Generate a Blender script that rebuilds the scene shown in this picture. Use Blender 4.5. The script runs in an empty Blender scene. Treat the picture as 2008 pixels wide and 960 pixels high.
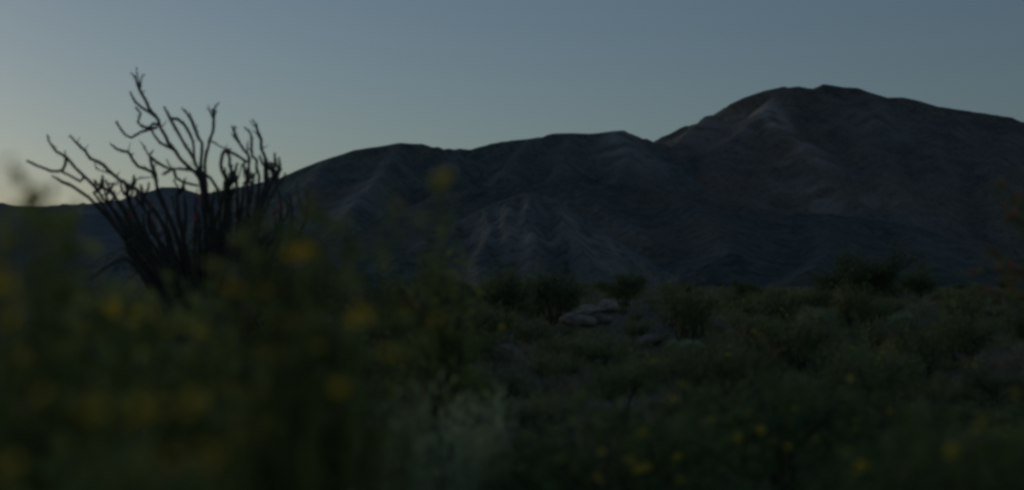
import bpy, math, random
import numpy as np
from mathutils import Vector, Matrix

rng = np.random.default_rng(11)
random.seed(11)
scene = bpy.context.scene
COL = scene.collection

# ------------------------------------------------------------------ camera
W0, H0, LENS = 2008.0, 960.0, 50.0
FPX = LENS / 36.0 * W0
CAM_Z = 1.1
HORIZON = 585.0
PITCH = math.atan((HORIZON - H0 / 2) / FPX)
cam = bpy.data.cameras.new('camera')
cam.lens = LENS
cam.sensor_width = 36.0
cam.clip_start = 0.05
cam.clip_end = 40000
cam.dof.use_dof = True
cam.dof.focus_distance = 160.0
cam.dof.aperture_fstop = 1.45
cam_ob = bpy.data.objects.new('camera', cam)
cam_ob.location = (0, 0, CAM_Z)
cam_ob.rotation_euler = (math.pi / 2 + PITCH, 0, 0)
COL.objects.link(cam_ob)
scene.camera = cam_ob

# ------------------------------------------------------------------ sky, sun, exposure
SUN_EL, SUN_AZ = math.radians(2.0), math.radians(-45.0)
world = bpy.data.worlds.new('World')
scene.world = world
world.use_nodes = True
wn = world.node_tree
sky = wn.nodes.new('ShaderNodeTexSky')
sky.sky_type = 'NISHITA'
sky.sun_disc = False
sky.sun_elevation = SUN_EL
sky.sun_rotation = SUN_AZ
sky.air_density = 1.0
sky.dust_density = 1.0
sky.ozone_density = 4.0
bw = wn.nodes.new('ShaderNodeRGBToBW')            # dusk light is pale: half the sky model's saturation
mute = wn.nodes.new('ShaderNodeMix'); mute.data_type = 'RGBA'
mute.inputs['Factor'].default_value = 0.5
balance = wn.nodes.new('ShaderNodeMix'); balance.data_type = 'RGBA'; balance.blend_type = 'MULTIPLY'
balance.inputs['Factor'].default_value = 1.0
balance.inputs[7].default_value = (0.96, 1.0, 0.905, 1)
wn.links.new(sky.outputs[0], bw.inputs[0])
wn.links.new(bw.outputs[0], mute.inputs[6]); wn.links.new(sky.outputs[0], mute.inputs[7])
wn.links.new(mute.outputs[2], balance.inputs[6])
bg = wn.nodes['Background']
wn.links.new(balance.outputs[2], bg.inputs['Color'])
bg.inputs['Strength'].default_value = 0.115

sun = bpy.data.lights.new('sun', 'SUN')
sun.energy = 0.06
sun.angle = math.radians(12)
sun.color = (1.0, 0.86, 0.72)
sun_ob = bpy.data.objects.new('sun', sun)
sdir = Vector((math.sin(SUN_AZ) * math.cos(SUN_EL), math.cos(SUN_AZ) * math.cos(SUN_EL), math.sin(SUN_EL)))
sun_ob.rotation_euler = sdir.to_track_quat('Z', 'Y').to_euler()
sun_ob.location = sdir * 50 + Vector((0, 0, 20))
COL.objects.link(sun_ob)

scene.view_settings.view_transform = 'Standard'
scene.view_settings.look = 'None'
scene.view_settings.exposure = 1.0
scene.view_settings.gamma = 1.0
scene.view_settings.use_curve_mapping = False
scene.render.engine = 'CYCLES'
scene.cycles.use_denoising = True
scene.cycles.filter_width = 3.2
scene.cycles.max_bounces = 6
scene.render.use_motion_blur = False


# ------------------------------------------------------------------ helpers
def P(px, py, d):
    """photograph pixel at ground distance d (metres along +Y) -> world point"""
    u = (px - W0 / 2) / FPX
    v = -(py - H0 / 2) / FPX
    c, s = math.cos(PITCH), math.sin(PITCH)
    dy = c - v * s
    dz = s + v * c
    return Vector((u * d / dy, d, CAM_Z + dz * d / dy))


def hash2(ix, iy, seed):
    n = (ix.astype(np.int64) * 374761393 + iy.astype(np.int64) * 668265263 + seed * 1442695041) & 0xFFFFFFFF
    n = ((n ^ (n >> 13)) * 1274126177) & 0xFFFFFFFF
    n = n ^ (n >> 16)
    return (n & 0xFFFFFF) / float(0xFFFFFF)


def vnoise(x, y, seed=0):
    ix, iy = np.floor(x), np.floor(y)
    fx, fy = x - ix, y - iy
    fx = fx * fx * fx * (fx * (fx * 6 - 15) + 10)
    fy = fy * fy * fy * (fy * (fy * 6 - 15) + 10)
    a = hash2(ix, iy, seed); b = hash2(ix + 1, iy, seed)
    c = hash2(ix, iy + 1, seed); d = hash2(ix + 1, iy + 1, seed)
    return (a + (b - a) * fx) * (1 - fy) + (c + (d - c) * fx) * fy


def fbm(x, y, seed=0, octaves=5, gain=0.5):
    s = 0.0; amp = 1.0; tot = 0.0
    for o in range(octaves):
        s = s + amp * vnoise(x * 2 ** o + 17.3 * o, y * 2 ** o - 9.1 * o, seed + o)
        tot += amp; amp *= gain
    return s / tot


def ridged(x, y, seed=0, octaves=5, gain=0.55):
    s = 0.0; amp = 1.0; tot = 0.0
    for o in range(octaves):
        n = 1 - np.abs(2 * vnoise(x * 2 ** o + 31.7 * o, y * 2 ** o + 5.9 * o, seed + o) - 1)
        s = s + amp * n * n
        tot += amp; amp *= gain
    return s / tot


def ground_z(x, y):
    x = np.asarray(x, float); y = np.asarray(y, float)
    r = np.hypot(x, y)
    yy = np.maximum(y, -20)
    base = 0.010 * np.minimum(yy, 500) + 0.004 * np.maximum(yy - 500, 0)
    near = np.clip(r / 6.0, 0.15, 1)
    b = (fbm(x / 9.0, y / 9.0, 3, 3) - 0.5) * 0.34 + (fbm(x / 1.7, y / 1.7, 5, 3) - 0.5) * 0.09
    far = (fbm(x / 60.0, y / 60.0, 8, 2) - 0.5) * 1.2 * np.clip((r - 40) / 120, 0, 1)
    return base + b * near + far


def gz(x, y):
    return float(ground_z(np.array([x]), np.array([y]))[0])


def mesh_np(name, verts, faces, mat, smooth=False):
    """verts (n,3), faces (m,k) -> mesh"""
    verts = np.asarray(verts, np.float32); faces = np.asarray(faces, np.int32)
    me = bpy.data.meshes.new(name)
    m, k = faces.shape
    me.vertices.add(len(verts)); me.vertices.foreach_set('co', verts.ravel())
    me.loops.add(m * k); me.loops.foreach_set('vertex_index', faces.ravel())
    me.polygons.add(m); me.polygons.foreach_set('loop_start', np.arange(0, m * k, k, dtype=np.int32))
    if smooth:
        me.polygons.foreach_set('use_smooth', np.ones(m, bool))
    me.materials.append(mat)
    me.update(calc_edges=True)
    me.validate()
    return me


def link(name, data, parent=None, loc=None):
    o = bpy.data.objects.new(name, data)
    COL.objects.link(o)
    if parent is not None:
        o.parent = parent
    if loc is not None:
        o.location = loc
    return o


def tag(o, label, cat=None, group=None, kind=None):
    o['label'] = label
    if cat: o['category'] = cat
    if group: o['group'] = group
    if kind: o['kind'] = kind
    return o


def thing(name, label, cat, loc, group=None, rz=0.0, sc=1.0):
    o = link(name, None, None, loc)
    o.empty_display_size = 0.1
    o.rotation_euler.z = rz
    o.scale = (sc, sc, sc)
    return tag(o, label, cat, group)


def copy_tree(o, parent=None):
    c = o.copy(); COL.objects.link(c); c.parent = parent
    for ch in o.children:
        copy_tree(ch, c)
    return c


class Tubes:
    def __init__(s, sides=6):
        s.v = []; s.f = []; s.n = sides; s.c = 0

    def add(s, pts, rads, bump=0.0):
        n = s.n
        pts = [Vector(p) for p in pts]
        rows = []
        up = Vector((0.31, 0.77, 0.55)).normalized()
        for i, p in enumerate(pts):
            a = pts[max(i - 1, 0)]; b = pts[min(i + 1, len(pts) - 1)]
            t = (b - a)
            if t.length < 1e-7: t = Vector((0, 0, 1))
            t.normalize()
            e = t.cross(up)
            if e.length < 1e-3: e = t.cross(Vector((1, 0, 0)))
            e.normalize(); g = t.cross(e)
            row = []
            for k in range(n):
                q = 2 * math.pi * k / n
                r = rads[i] * (1 + bump * random.uniform(-1, 1))
                s.v.append(p + (e * math.cos(q) + g * math.sin(q)) * r)
                row.append(s.c); s.c += 1
            rows.append(row)
        for a, b in zip(rows, rows[1:]):
            for k in range(n):
                s.f.append((a[k], a[(k + 1) % n], b[(k + 1) % n], b[k]))
        tip = s.c
        s.v.append(pts[-1]); s.c += 1
        for k in range(n):
            s.f.append((rows[-1][k], rows[-1][(k + 1) % n], tip, tip))

    def mesh(s, name, mat):
        me = bpy.data.meshes.new(name)
        me.from_pydata([tuple(v) for v in s.v], [], [f if f[2] != f[3] else f[:3] for f in s.f])
        for p in me.polygons: p.use_smooth = True
        me.materials.append(mat)
        return me


def smooth_path(pts, step):
    """Catmull-Rom resample of Vectors"""
    pts = [Vector(p) for p in pts]
    out = []
    for i in range(len(pts) - 1):
        p0 = pts[max(i - 1, 0)]; p1 = pts[i]; p2 = pts[i + 1]; p3 = pts[min(i + 2, len(pts) - 1)]
        n = max(1, int((p2 - p1).length / step))
        for k in range(n):
            t = k / n
            out.append(0.5 * ((2 * p1) + (p2 - p0) * t + (2 * p0 - 5 * p1 + 4 * p2 - p3) * t * t
                              + (3 * p1 - p0 - 3 * p2 + p3) * t ** 3))
    out.append(pts[-1])
    return out


def leaf_arrays(pos, direc, length, width, curl=0.25):
    """pos (n,3) bases, direc (n,3) unit -> six-vertex folded leaves (two quads each)"""
    n = len(pos)
    pos = np.asarray(pos, float); d = np.asarray(direc, float)
    d = d / (np.linalg.norm(d, axis=1, keepdims=True) + 1e-9)
    r = rng.normal(size=(n, 3)); r[:, 2] += 0.2
    side = np.cross(d, r); side /= (np.linalg.norm(side, axis=1, keepdims=True) + 1e-9)
    nor = np.cross(side, d)
    L = np.broadcast_to(np.asarray(length, float), (n,))[:, None]
    Wd = np.broadcast_to(np.asarray(width, float), (n,))[:, None]
    base = pos
    m1 = pos + d * L * 0.5 + nor * L * 0.05
    tip = pos + d * L - nor * L * curl * 0.5
    l1 = pos + d * L * 0.45 + side * Wd * 0.5 + nor * Wd * 0.18
    r1 = pos + d * L * 0.45 - side * Wd * 0.5 + nor * Wd * 0.18
    v = np.stack([base, l1, tip, r1, m1], 1).reshape(-1, 3)
    i = np.arange(n)[:, None] * 5
    f = np.concatenate([i + np.array([[0, 4, 2, 1]]), i + np.array([[0, 3, 2, 4]])], 0)
    return v, f


def leaves_mesh(name, chunks, mat):
    vs = []; fs = []; c = 0
    for v, f in chunks:
        vs.append(v); fs.append(f + c); c += len(v)
    return mesh_np(name, np.concatenate(vs), np.concatenate(fs), mat)


# ------------------------------------------------------------------ materials
def mat_base(name):
    m = bpy.data.materials.new(name); m.use_nodes = True
    return m, m.node_tree, m.node_tree.nodes['Principled BSDF']


def mat_mottled(name, c1, c2, scale, rough=0.85, c3=None, scale3=1.0, attr=None, attr_col=None, per_object=0.0,
                bump=0.0, bump_scale=None, lo=0.35, hi=0.65, leafy=0.0, speck=None):
    m, nt, bs = mat_base(name)
    N, L = nt.nodes, nt.links
    tc = N.new('ShaderNodeTexCoord')
    nz = N.new('ShaderNodeTexNoise'); nz.inputs['Scale'].default_value = scale; nz.inputs['Detail'].default_value = 6
    L.new(tc.outputs['Object'], nz.inputs['Vector'])
    rp = N.new('ShaderNodeValToRGB')
    rp.color_ramp.elements[0].position = lo; rp.color_ramp.elements[0].color = (*c1, 1)
    rp.color_ramp.elements[1].position = hi; rp.color_ramp.elements[1].color = (*c2, 1)
    L.new(nz.outputs['Fac'], rp.inputs['Fac'])
    col = rp.outputs['Color']
    if c3:
        n3 = N.new('ShaderNodeTexNoise'); n3.inputs['Scale'].default_value = scale3; n3.inputs['Detail'].default_value = 4
        L.new(tc.outputs['Object'], n3.inputs['Vector'])
        r3 = N.new('ShaderNodeMapRange'); r3.inputs['From Min'].default_value = 0.48; r3.inputs['From Max'].default_value = 0.68
        L.new(n3.outputs['Fac'], r3.inputs['Value'])
        mx = N.new('ShaderNodeMix'); mx.data_type = 'RGBA'
        L.new(r3.outputs['Result'], mx.inputs['Factor']); L.new(col, mx.inputs[6]); mx.inputs[7].default_value = (*c3, 1)
        col = mx.outputs[2]
    if speck:      # dots of scrub on the slopes
        ns = N.new('ShaderNodeTexNoise'); ns.inputs['Scale'].default_value = 0.09; ns.inputs['Detail'].default_value = 3
        L.new(tc.outputs['Object'], ns.inputs['Vector'])
        rs = N.new('ShaderNodeMapRange'); rs.inputs['From Min'].default_value = 0.52; rs.inputs['From Max'].default_value = 0.62
        rs.inputs['To Max'].default_value = 0.65
        L.new(ns.outputs['Fac'], rs.inputs['Value'])
        mx = N.new('ShaderNodeMix'); mx.data_type = 'RGBA'
        L.new(rs.outputs['Result'], mx.inputs['Factor']); L.new(col, mx.inputs[6]); mx.inputs[7].default_value = (*speck, 1)
        col = mx.outputs[2]
    if attr:
        at = N.new('ShaderNodeAttribute'); at.attribute_name = attr
        mx = N.new('ShaderNodeMix'); mx.data_type = 'RGBA'
        L.new(at.outputs['Fac'], mx.inputs['Factor']); L.new(col, mx.inputs[6]); mx.inputs[7].default_value = (*attr_col, 1)
        col = mx.outputs[2]
    if per_object:
        oi = N.new('ShaderNodeObjectInfo')
        mr = N.new('ShaderNodeMapRange'); mr.inputs['To Min'].default_value = 1 - per_object; mr.inputs['To Max'].default_value = 1 + per_object
        L.new(oi.outputs['Random'], mr.inputs['Value'])
        hs = N.new('ShaderNodeHueSaturation')
        L.new(mr.outputs['Result'], hs.inputs['Value']); L.new(col, hs.inputs['Color'])
        col = hs.outputs['Color']
    L.new(col, bs.inputs['Base Color'])
    bs.inputs['Roughness'].default_value = rough
    bs.inputs['Specular IOR Level'].default_value = 0.25
    if bump:
        nb = N.new('ShaderNodeTexNoise'); nb.inputs['Scale'].default_value = bump_scale or scale * 4; nb.inputs['Detail'].default_value = 8
        L.new(tc.outputs['Object'], nb.inputs['Vector'])
        bp = N.new('ShaderNodeBump'); bp.inputs['Strength'].default_value = bump
        bp.inputs['Distance'].default_value = 1.0 / (bump_scale or scale * 4)
        L.new(nb.outputs['Fac'], bp.inputs['Height']); L.new(bp.outputs['Normal'], bs.inputs['Normal'])
    if leafy:      # thin leaf: light also passes through the blade
        tr = N.new('ShaderNodeBsdfTranslucent'); L.new(col, tr.inputs['Color'])
        ms = N.new('ShaderNodeAddShader') if leafy >= 1 else N.new('ShaderNodeMixShader')
        if leafy < 1:
            ms.inputs[0].default_value = leafy
            L.new(bs.outputs[0], ms.inputs[1]); L.new(tr.outputs[0], ms.inputs[2])
        else:
            L.new(bs.outputs[0], ms.inputs[0]); L.new(tr.outputs[0], ms.inputs[1])
        L.new(ms.outputs[0], N['Material Output'].inputs['Surface'])
    return m


M = {}
M['soil'] = mat_mottled('desert_soil', (0.062, 0.056, 0.040), (0.105, 0.094, 0.068), 0.9, attr='pale', attr_col=(0.185, 0.175, 0.15), bump=0.8, bump_scale=14)
M['range'] = mat_mottled('mountain_rock', (0.100, 0.126, 0.112), (0.195, 0.212, 0.178), 0.020, c3=(0.185, 0.165, 0.128), scale3=0.004,
                         attr='pale', attr_col=(0.46, 0.44, 0.39), bump=0.8, bump_scale=0.06, speck=(0.055, 0.07, 0.055))
M['peak'] = mat_mottled('brown_mountain_rock', (0.112, 0.114, 0.098), (0.200, 0.182, 0.148), 0.018, c3=(0.235, 0.176, 0.130), scale3=0.0022,
                        attr='pale', attr_col=(0.52, 0.49, 0.43), bump=0.8, bump_scale=0.06, speck=(0.055, 0.068, 0.052))
M['front'] = mat_mottled('dark_ridge_rock', (0.068, 0.088, 0.080), (0.138, 0.148, 0.128), 0.032, c3=(0.145, 0.122, 0.092), scale3=0.005, speck=(0.05, 0.06, 0.045),
                         attr='pale', attr_col=(0.25, 0.24, 0.22), bump=0.8, bump_scale=0.06)
M['hill'] = mat_mottled('pale_hill_rock', (0.128, 0.146, 0.132), (0.212, 0.222, 0.196), 0.03, c3=(0.235, 0.212, 0.170), scale3=0.016, speck=(0.06, 0.07, 0.055),
                        attr='pale', attr_col=(0.42, 0.375, 0.30), bump=0.8, bump_scale=0.08)
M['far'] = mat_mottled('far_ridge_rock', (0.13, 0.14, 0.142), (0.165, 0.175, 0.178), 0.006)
M['bark'] = mat_mottled('ocotillo_bark', (0.07, 0.066, 0.056), (0.125, 0.115, 0.098), 22, bump=0.5, bump_scale=60)
M['bark2'] = mat_mottled('shrub_bark', (0.06, 0.05, 0.04), (0.11, 0.095, 0.08), 30)
M['oleaf'] = mat_mottled('ocotillo_leaf', (0.03, 0.055, 0.022), (0.06, 0.09, 0.035), 9, rough=0.6, leafy=1.0)
M['bleaf'] = mat_mottled('brittlebush_leaf', (0.090, 0.122, 0.038), (0.195, 0.212, 0.062), 14, rough=0.7, per_object=0.12, leafy=1.0)
M['bleaf2'] = mat_mottled('deep_green_brittlebush_leaf', (0.045, 0.075, 0.028), (0.095, 0.12, 0.042), 14, rough=0.7, per_object=0.12, leafy=1.0)
M['gleaf'] = mat_mottled('green_shrub_leaf', (0.058, 0.088, 0.032), (0.115, 0.135, 0.045), 5, rough=0.6, c3=(0.15, 0.125, 0.07), scale3=2.0, per_object=0.3, leafy=1.0)
M['dleaf'] = mat_mottled('dark_shrub_leaf', (0.046, 0.066, 0.028), (0.088, 0.105, 0.04), 5, rough=0.6, per_object=0.2, leafy=1.0)
M['sage'] = mat_mottled('bursage_leaf', (0.15, 0.18, 0.10), (0.26, 0.295, 0.17), 11, rough=0.85, per_object=0.15, leafy=1.0)
M['annual'] = mat_mottled('annual_leaf', (0.054, 0.076, 0.032), (0.105, 0.115, 0.045), 0.7, rough=0.7, c3=(0.155, 0.128, 0.085), scale3=0.22, leafy=1.0)
M['drygrass'] = mat_mottled('dry_grass', (0.13, 0.105, 0.065), (0.24, 0.20, 0.13), 6, rough=0.8, per_object=0.25, leafy=1.0)
M['dry'] = mat_mottled('dry_stem', (0.13, 0.12, 0.095), (0.22, 0.20, 0.16), 12, bump=0.4, bump_scale=60)
M['greystem'] = mat_mottled('grey_dry_twig', (0.20, 0.19, 0.18), (0.32, 0.30, 0.28), 12)
M['rock'] = mat_mottled('boulder_granite', (0.20, 0.165, 0.13), (0.44, 0.37, 0.29), 2.2, bump=0.7, bump_scale=9, per_object=0.2)
M['yellow'] = mat_mottled('yellow_petal', (0.52, 0.34, 0.014), (0.66, 0.47, 0.022), 60, rough=0.6, leafy=1.0)
M['bloom'] = mat_mottled('small_bloom', (0.34, 0.26, 0.02), (0.46, 0.36, 0.03), 30, rough=0.6, leafy=1.0)
M['disc'] = mat_mottled('flower_disc', (0.30, 0.15, 0.012), (0.40, 0.21, 0.015), 200, rough=0.8)
M['red'] = mat_mottled('red_blossom', (0.24, 0.045, 0.025), (0.34, 0.08, 0.035), 40, rough=0.6, leafy=1.0)


# ------------------------------------------------------------------ ground
def axis(lo, hi, fine, n):
    t = np.linspace(-1, 1, n)
    k = math.asinh(max(abs(lo), abs(hi)) / fine)
    a = fine * np.sinh(t * k)
    return a[(a >= lo - 1) & (a <= hi + 1)]


def wash(x, y):
    """pale bare sand: 0..1"""
    spots = [(P(1050, 730, 16.5), .7, .8), (P(1205, 775, 13.0), .45, .9), (P(1150, 750, 15), .3, .6), (P(1030, 770, 12.5), .3, .5), 
             (P(560, 850, 5.0), .5, .7), (P(1110, 900, 7.0), .4, .5), (P(1085, 690, 22), 1.4, .5)]
    pv = np.zeros(np.shape(x)); nz = fbm(x / 0.9, y / 1.6, 91, 4)
    for c, r, k in spots:
        pv = np.maximum(pv, k * np.clip(1.6 - np.hypot(x - c.x, (y - c.y) * .45) / r, 0, 1) * np.clip((nz - .36) * 5, 0, 1))
    return pv


def build_ground():
    xs = axis(-15000, 15000, 3.0, 321)
    ys = axis(-15000, 15000, 3.0, 361)
    ys = np.concatenate([ys[ys < -10][::3], np.linspace(-9, 60, 260), ys[ys > 61]])
    X, Y = np.meshgrid(xs, ys)
    Z = ground_z(X, Y)
    v = np.stack([X, Y, Z], -1).reshape(-1, 3)
    ny, nx = X.shape
    i = (np.arange(ny - 1)[:, None] * nx + np.arange(nx - 1)[None, :]).reshape(-1)
    f = np.stack([i, i + 1, i + nx + 1, i + nx], 1)
    me = mesh_np('ground', v, f, M['soil'], True)
    at = me.attributes.new('pale', 'FLOAT', 'POINT')
    pv = wash(v[:, 0], v[:, 1])
    at.data.foreach_set('value', pv.astype(np.float32))
    o = link('ground', me)
    tag(o, 'sandy desert ground with pale bare patches under the brush', kind='structure')


build_ground()


# ------------------------------------------------------------------ mountains: ridge networks with eroded slopes
def interp_line(pts, step):
    out = []
    for a, b in zip(pts, pts[1:]):
        n = max(1, int((b - a).length / step))
        for k in range(n):
            out.append(a.lerp(b, k / n))
    out.append(pts[-1])
    return out


def build_mountain(name, label, lines, cell, k, mat, pale=(), seed=0, carve=60.0, lam=320.0, crest=0, base_drop=30, soft=0.0):
    """lines: lists of (px, py, dist); the first is the skyline crest"""
    ridge = []; w = []
    for li, ln in enumerate(lines):
        pp = interp_line([P(*q) for q in ln], cell * 0.9)
        if li > crest:
            pp = pp[1:]
        ridge += [(p.x, p.y, p.z) for p in pp]
    R = np.array(ridge)
    hmax = R[:, 2].max()
    pad = hmax / k * 1.02
    xs = np.arange(R[:, 0].min() - pad * 0.5, R[:, 0].max() + pad * 0.5, cell)
    ys = np.arange(R[:, 1].min() - pad * 0.9, R[:, 1].max() + pad * 0.6, cell)
    X, Y = np.meshgrid(xs, ys)
    # small warp so flanks are not perfect cones
    wx = X + (fbm(X / 260, Y / 260, seed + 40, 4) - 0.5) * 130 * (lam / 320)
    wy = Y + (fbm(X / 260, Y / 260, seed + 50, 4) - 0.5) * 130 * (lam / 320)
    Z = np.full(X.shape, -1e9); D = np.full(X.shape, 1e9)
    for (rx, ry, rz) in ridge:
        d0 = np.hypot(X - rx, Y - ry)
        blend = np.clip(d0 / (6 * cell), 0, 1)
        d = d0 * (1 - blend) + np.hypot(wx - rx, wy - ry) * blend
        z = rz - k * d * (0.82 + 0.18 * np.exp(-d / (lam * 0.6)))
        np.maximum(Z, z, out=Z)
        np.minimum(D, d0, out=D)
    amp = np.clip(D / (lam * 0.5), 0, 1)
    ang = fbm(X / (lam * 2), Y / (lam * 2), seed + 7, 2) - 0.5
    u = X + ang * lam
    er = ridged(u / lam, Y / (lam * 2.2), seed + 1, 5)
    Z = Z - carve * amp * (1 - er)
    Z = Z - carve * 0.26 * np.clip(D / (cell * 4), 0, 1) * (1 - ridged(X / (lam * 0.22), Y / (lam * 0.3), seed + 21, 3))
    G = 0.010 * 500 + 0.004 * np.maximum(Y - 500, 0)
    Z = np.maximum(Z, G - base_drop)
    v = np.stack([X, Y, Z], -1).reshape(-1, 3)
    ny, nx = X.shape
    i = (np.arange(ny - 1)[:, None] * nx + np.arange(nx - 1)[None, :]).reshape(-1)
    f = np.stack([i, i + 1, i + nx + 1, i + nx], 1)
    low = (Z <= G - base_drop + 0.01).reshape(-1)
    keep = ~(low[f].all(1))
    f = f[keep]
    used = np.unique(f); mp = np.full(len(v), -1); mp[used] = np.arange(len(used))
    v = v[used]; f = mp[f]
    me = mesh_np(name, v, f, mat, True)
    at = me.attributes.new('pale', 'FLOAT', 'POINT')
    pv = np.zeros(len(v))
    nz = fbm(v[:, 0] / (lam * 0.25), v[:, 1] / (lam * 0.25), seed + 60, 4)
    for (px, py, dist, r, s) in pale:
        c = P(px, py, dist)
        d = np.hypot(v[:, 0] - c.x, (v[:, 1] - c.y) * 0.5)
        pv = np.maximum(pv, s * np.clip(1.6 - d / r, 0, 1) * np.clip((nz - 0.38) * 5, 0, 1))
    at.data.foreach_set('value', pv.astype(np.float32))
    o = link(name, me)
    return tag(o, label, kind='structure')


build_mountain('distant_ridge', 'low far ridge meeting the sky at the left behind the tall crooked shrub',
    [[(-700, 350, 6400), (-350, 366, 6300), (-120, 376, 6200), (0, 392, 6200), (30, 398, 6200), (100, 398, 6200), (170, 396, 6100), (230, 390, 6000), (270, 380, 5900), (300, 370, 5900),
      (320, 364, 5900), (335, 362, 5900), (350, 366, 5900), (375, 374, 5900), (395, 377, 5900), (430, 372, 5900), (480, 362, 5900), (540, 350, 5900),
      (620, 345, 5900), (760, 340, 5900)],
     [(335, 362, 5900), (350, 400, 5500), (330, 440, 5000)], [(170, 396, 6100), (150, 430, 5600), (180, 470, 4900)],
     [(480, 362, 5900), (470, 420, 5300)], [(0, 392, 6200), (40, 440, 5500)]],
    26, 0.42, M['far'], seed=3, carve=70, lam=420)

build_mountain('middle_mountain', 'dark long mountain with rounded tops left of the big peak',
    [[(470, 380, 3600), (540, 351, 3500), (575, 343, 3500), (600, 330, 3500), (640, 310, 3500), (700, 290, 3500), (740, 284, 3500), (790, 277, 3500),
      (830, 279, 3500), (850, 286, 3500), (900, 289, 3550), (920, 292, 3550), (950, 283, 3550), (1000, 272, 3600), (1040, 268, 3600),
      (1060, 265, 3600), (1075, 263, 3600), (1120, 257, 3600), (1140, 258, 3600), (1160, 258, 3600), (1210, 252, 3600),
      (1225, 255, 3600), (1250, 265, 3650), (1280, 275, 3700), (1295, 277, 3700), (1340, 300, 3800)],
     [(790, 277, 3500), (765, 320, 3300), (720, 370, 3000), (670, 430, 2600)],
     [(640, 310, 3500), (605, 365, 3200), (560, 430, 2800)],
     [(900, 289, 3550), (880, 335, 3300), (850, 390, 3000)],
     [(1040, 268, 3600), (1010, 310, 3350), (980, 345, 3100)],
     [(1210, 252, 3600), (1235, 295, 3400), (1215, 340, 3100)],
     [(1120, 257, 3600), (1110, 300, 3400), (1090, 340, 3150)]],
    13, 0.50, M['range'], pale=[(1215, 275, 3500, 60, 0.5), (1240, 300, 3380, 60, 0.35), (660, 380, 2950, 90, 0.3), (700, 350, 3100, 70, 0.25)],
    seed=9, carve=46, lam=190)

build_mountain('big_mountain', 'highest broad dark peak rising at the right against the sky',
    [[(1180, 330, 4300), (1250, 295, 4200), (1295, 275, 4100), (1320, 260, 4100), (1350, 243, 4100), (1390, 232, 4050), (1400, 229, 4050), (1430, 207, 4000), (1460, 190, 4000),
      (1500, 176, 4000), (1540, 167, 4000), (1565, 168, 4000), (1592, 172, 4000), (1615, 164, 4000), (1650, 168, 4000), (1680, 170, 4000),
      (1700, 178, 4000), (1740, 190, 4000), (1770, 190, 4000), (1800, 196, 4000), (1840, 207, 4000), (1900, 214, 4000), (1950, 221, 4000),
      (1985, 229, 4000), (2008, 237, 4000), (2100, 262, 4000), (2250, 290, 4050), (2500, 330, 4100), (2800, 350, 4200)],
     [(1540, 167, 4000), (1500, 240, 3800), (1520, 285, 3640), (1590, 315, 3440), (1640, 355, 3230), (1700, 410, 2930)],
     [(1390, 232, 4050), (1335, 290, 3700), (1290, 350, 3300), (1275, 420, 2900)],
     [(1500, 240, 3800), (1440, 290, 3600), (1400, 340, 3350), (1400, 400, 3000)],
     [(1700, 178, 4000), (1722, 235, 3760), (1705, 300, 3500), (1745, 360, 3200), (1780, 405, 2950)],
     [(1900, 214, 4000), (1872, 270, 3750), (1832, 330, 3450), (1845, 400, 3080), (1830, 450, 2750)],
     [(2008, 237, 4000), (1980, 300, 3700), (1950, 370, 3330), (1965, 440, 2950)],
     [(2250, 290, 4050), (2180, 360, 3500), (2150, 440, 3000)]],
    14, 0.52, M['peak'], pale=[(1492, 262, 3760, 60, 0.75), (1485, 285, 3700, 40, 0.7), (1420, 265, 3850, 120, 0.3), (1340, 262, 3950, 90, 0.2), (1580, 315, 3450, 60, 0.35),
                               (1720, 240, 3740, 90, 0.15), (1640, 400, 3050, 120, 0.25), (1700, 420, 2900, 70, 0.25)],
    seed=21, carve=50, lam=210)

build_mountain('front_ridge', 'dark smooth lower ridge lying across the foot of the big peak',
    [[(760, 420, 2900), (850, 385, 2800), (930, 364, 2750), (1040, 357, 2700), (1130, 355, 2650), (1220, 358, 2600), (1320, 370, 2550), (1400, 392, 2500), (1500, 408, 2450),
      (1620, 416, 2450), (1720, 428, 2400), (1800, 440, 2350), (1870, 470, 2250), (1950, 510, 2100), (2060, 545, 2000)],
     [(1320, 370, 2550), (1390, 430, 2250), (1440, 490, 1950)],
     [(1620, 416, 2450), (1640, 470, 2100), (1600, 520, 1800)],
     [(1130, 355, 2650), (1190, 410, 2400), (1290, 470, 2100)],
     [(1800, 440, 2350), (1780, 500, 2000)]],
    11, 0.40, M['front'], pale=[(1890, 480, 2150, 60, 0.2), (1240, 440, 2250, 50, 0.2)], seed=33, carve=15, lam=160)

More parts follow.
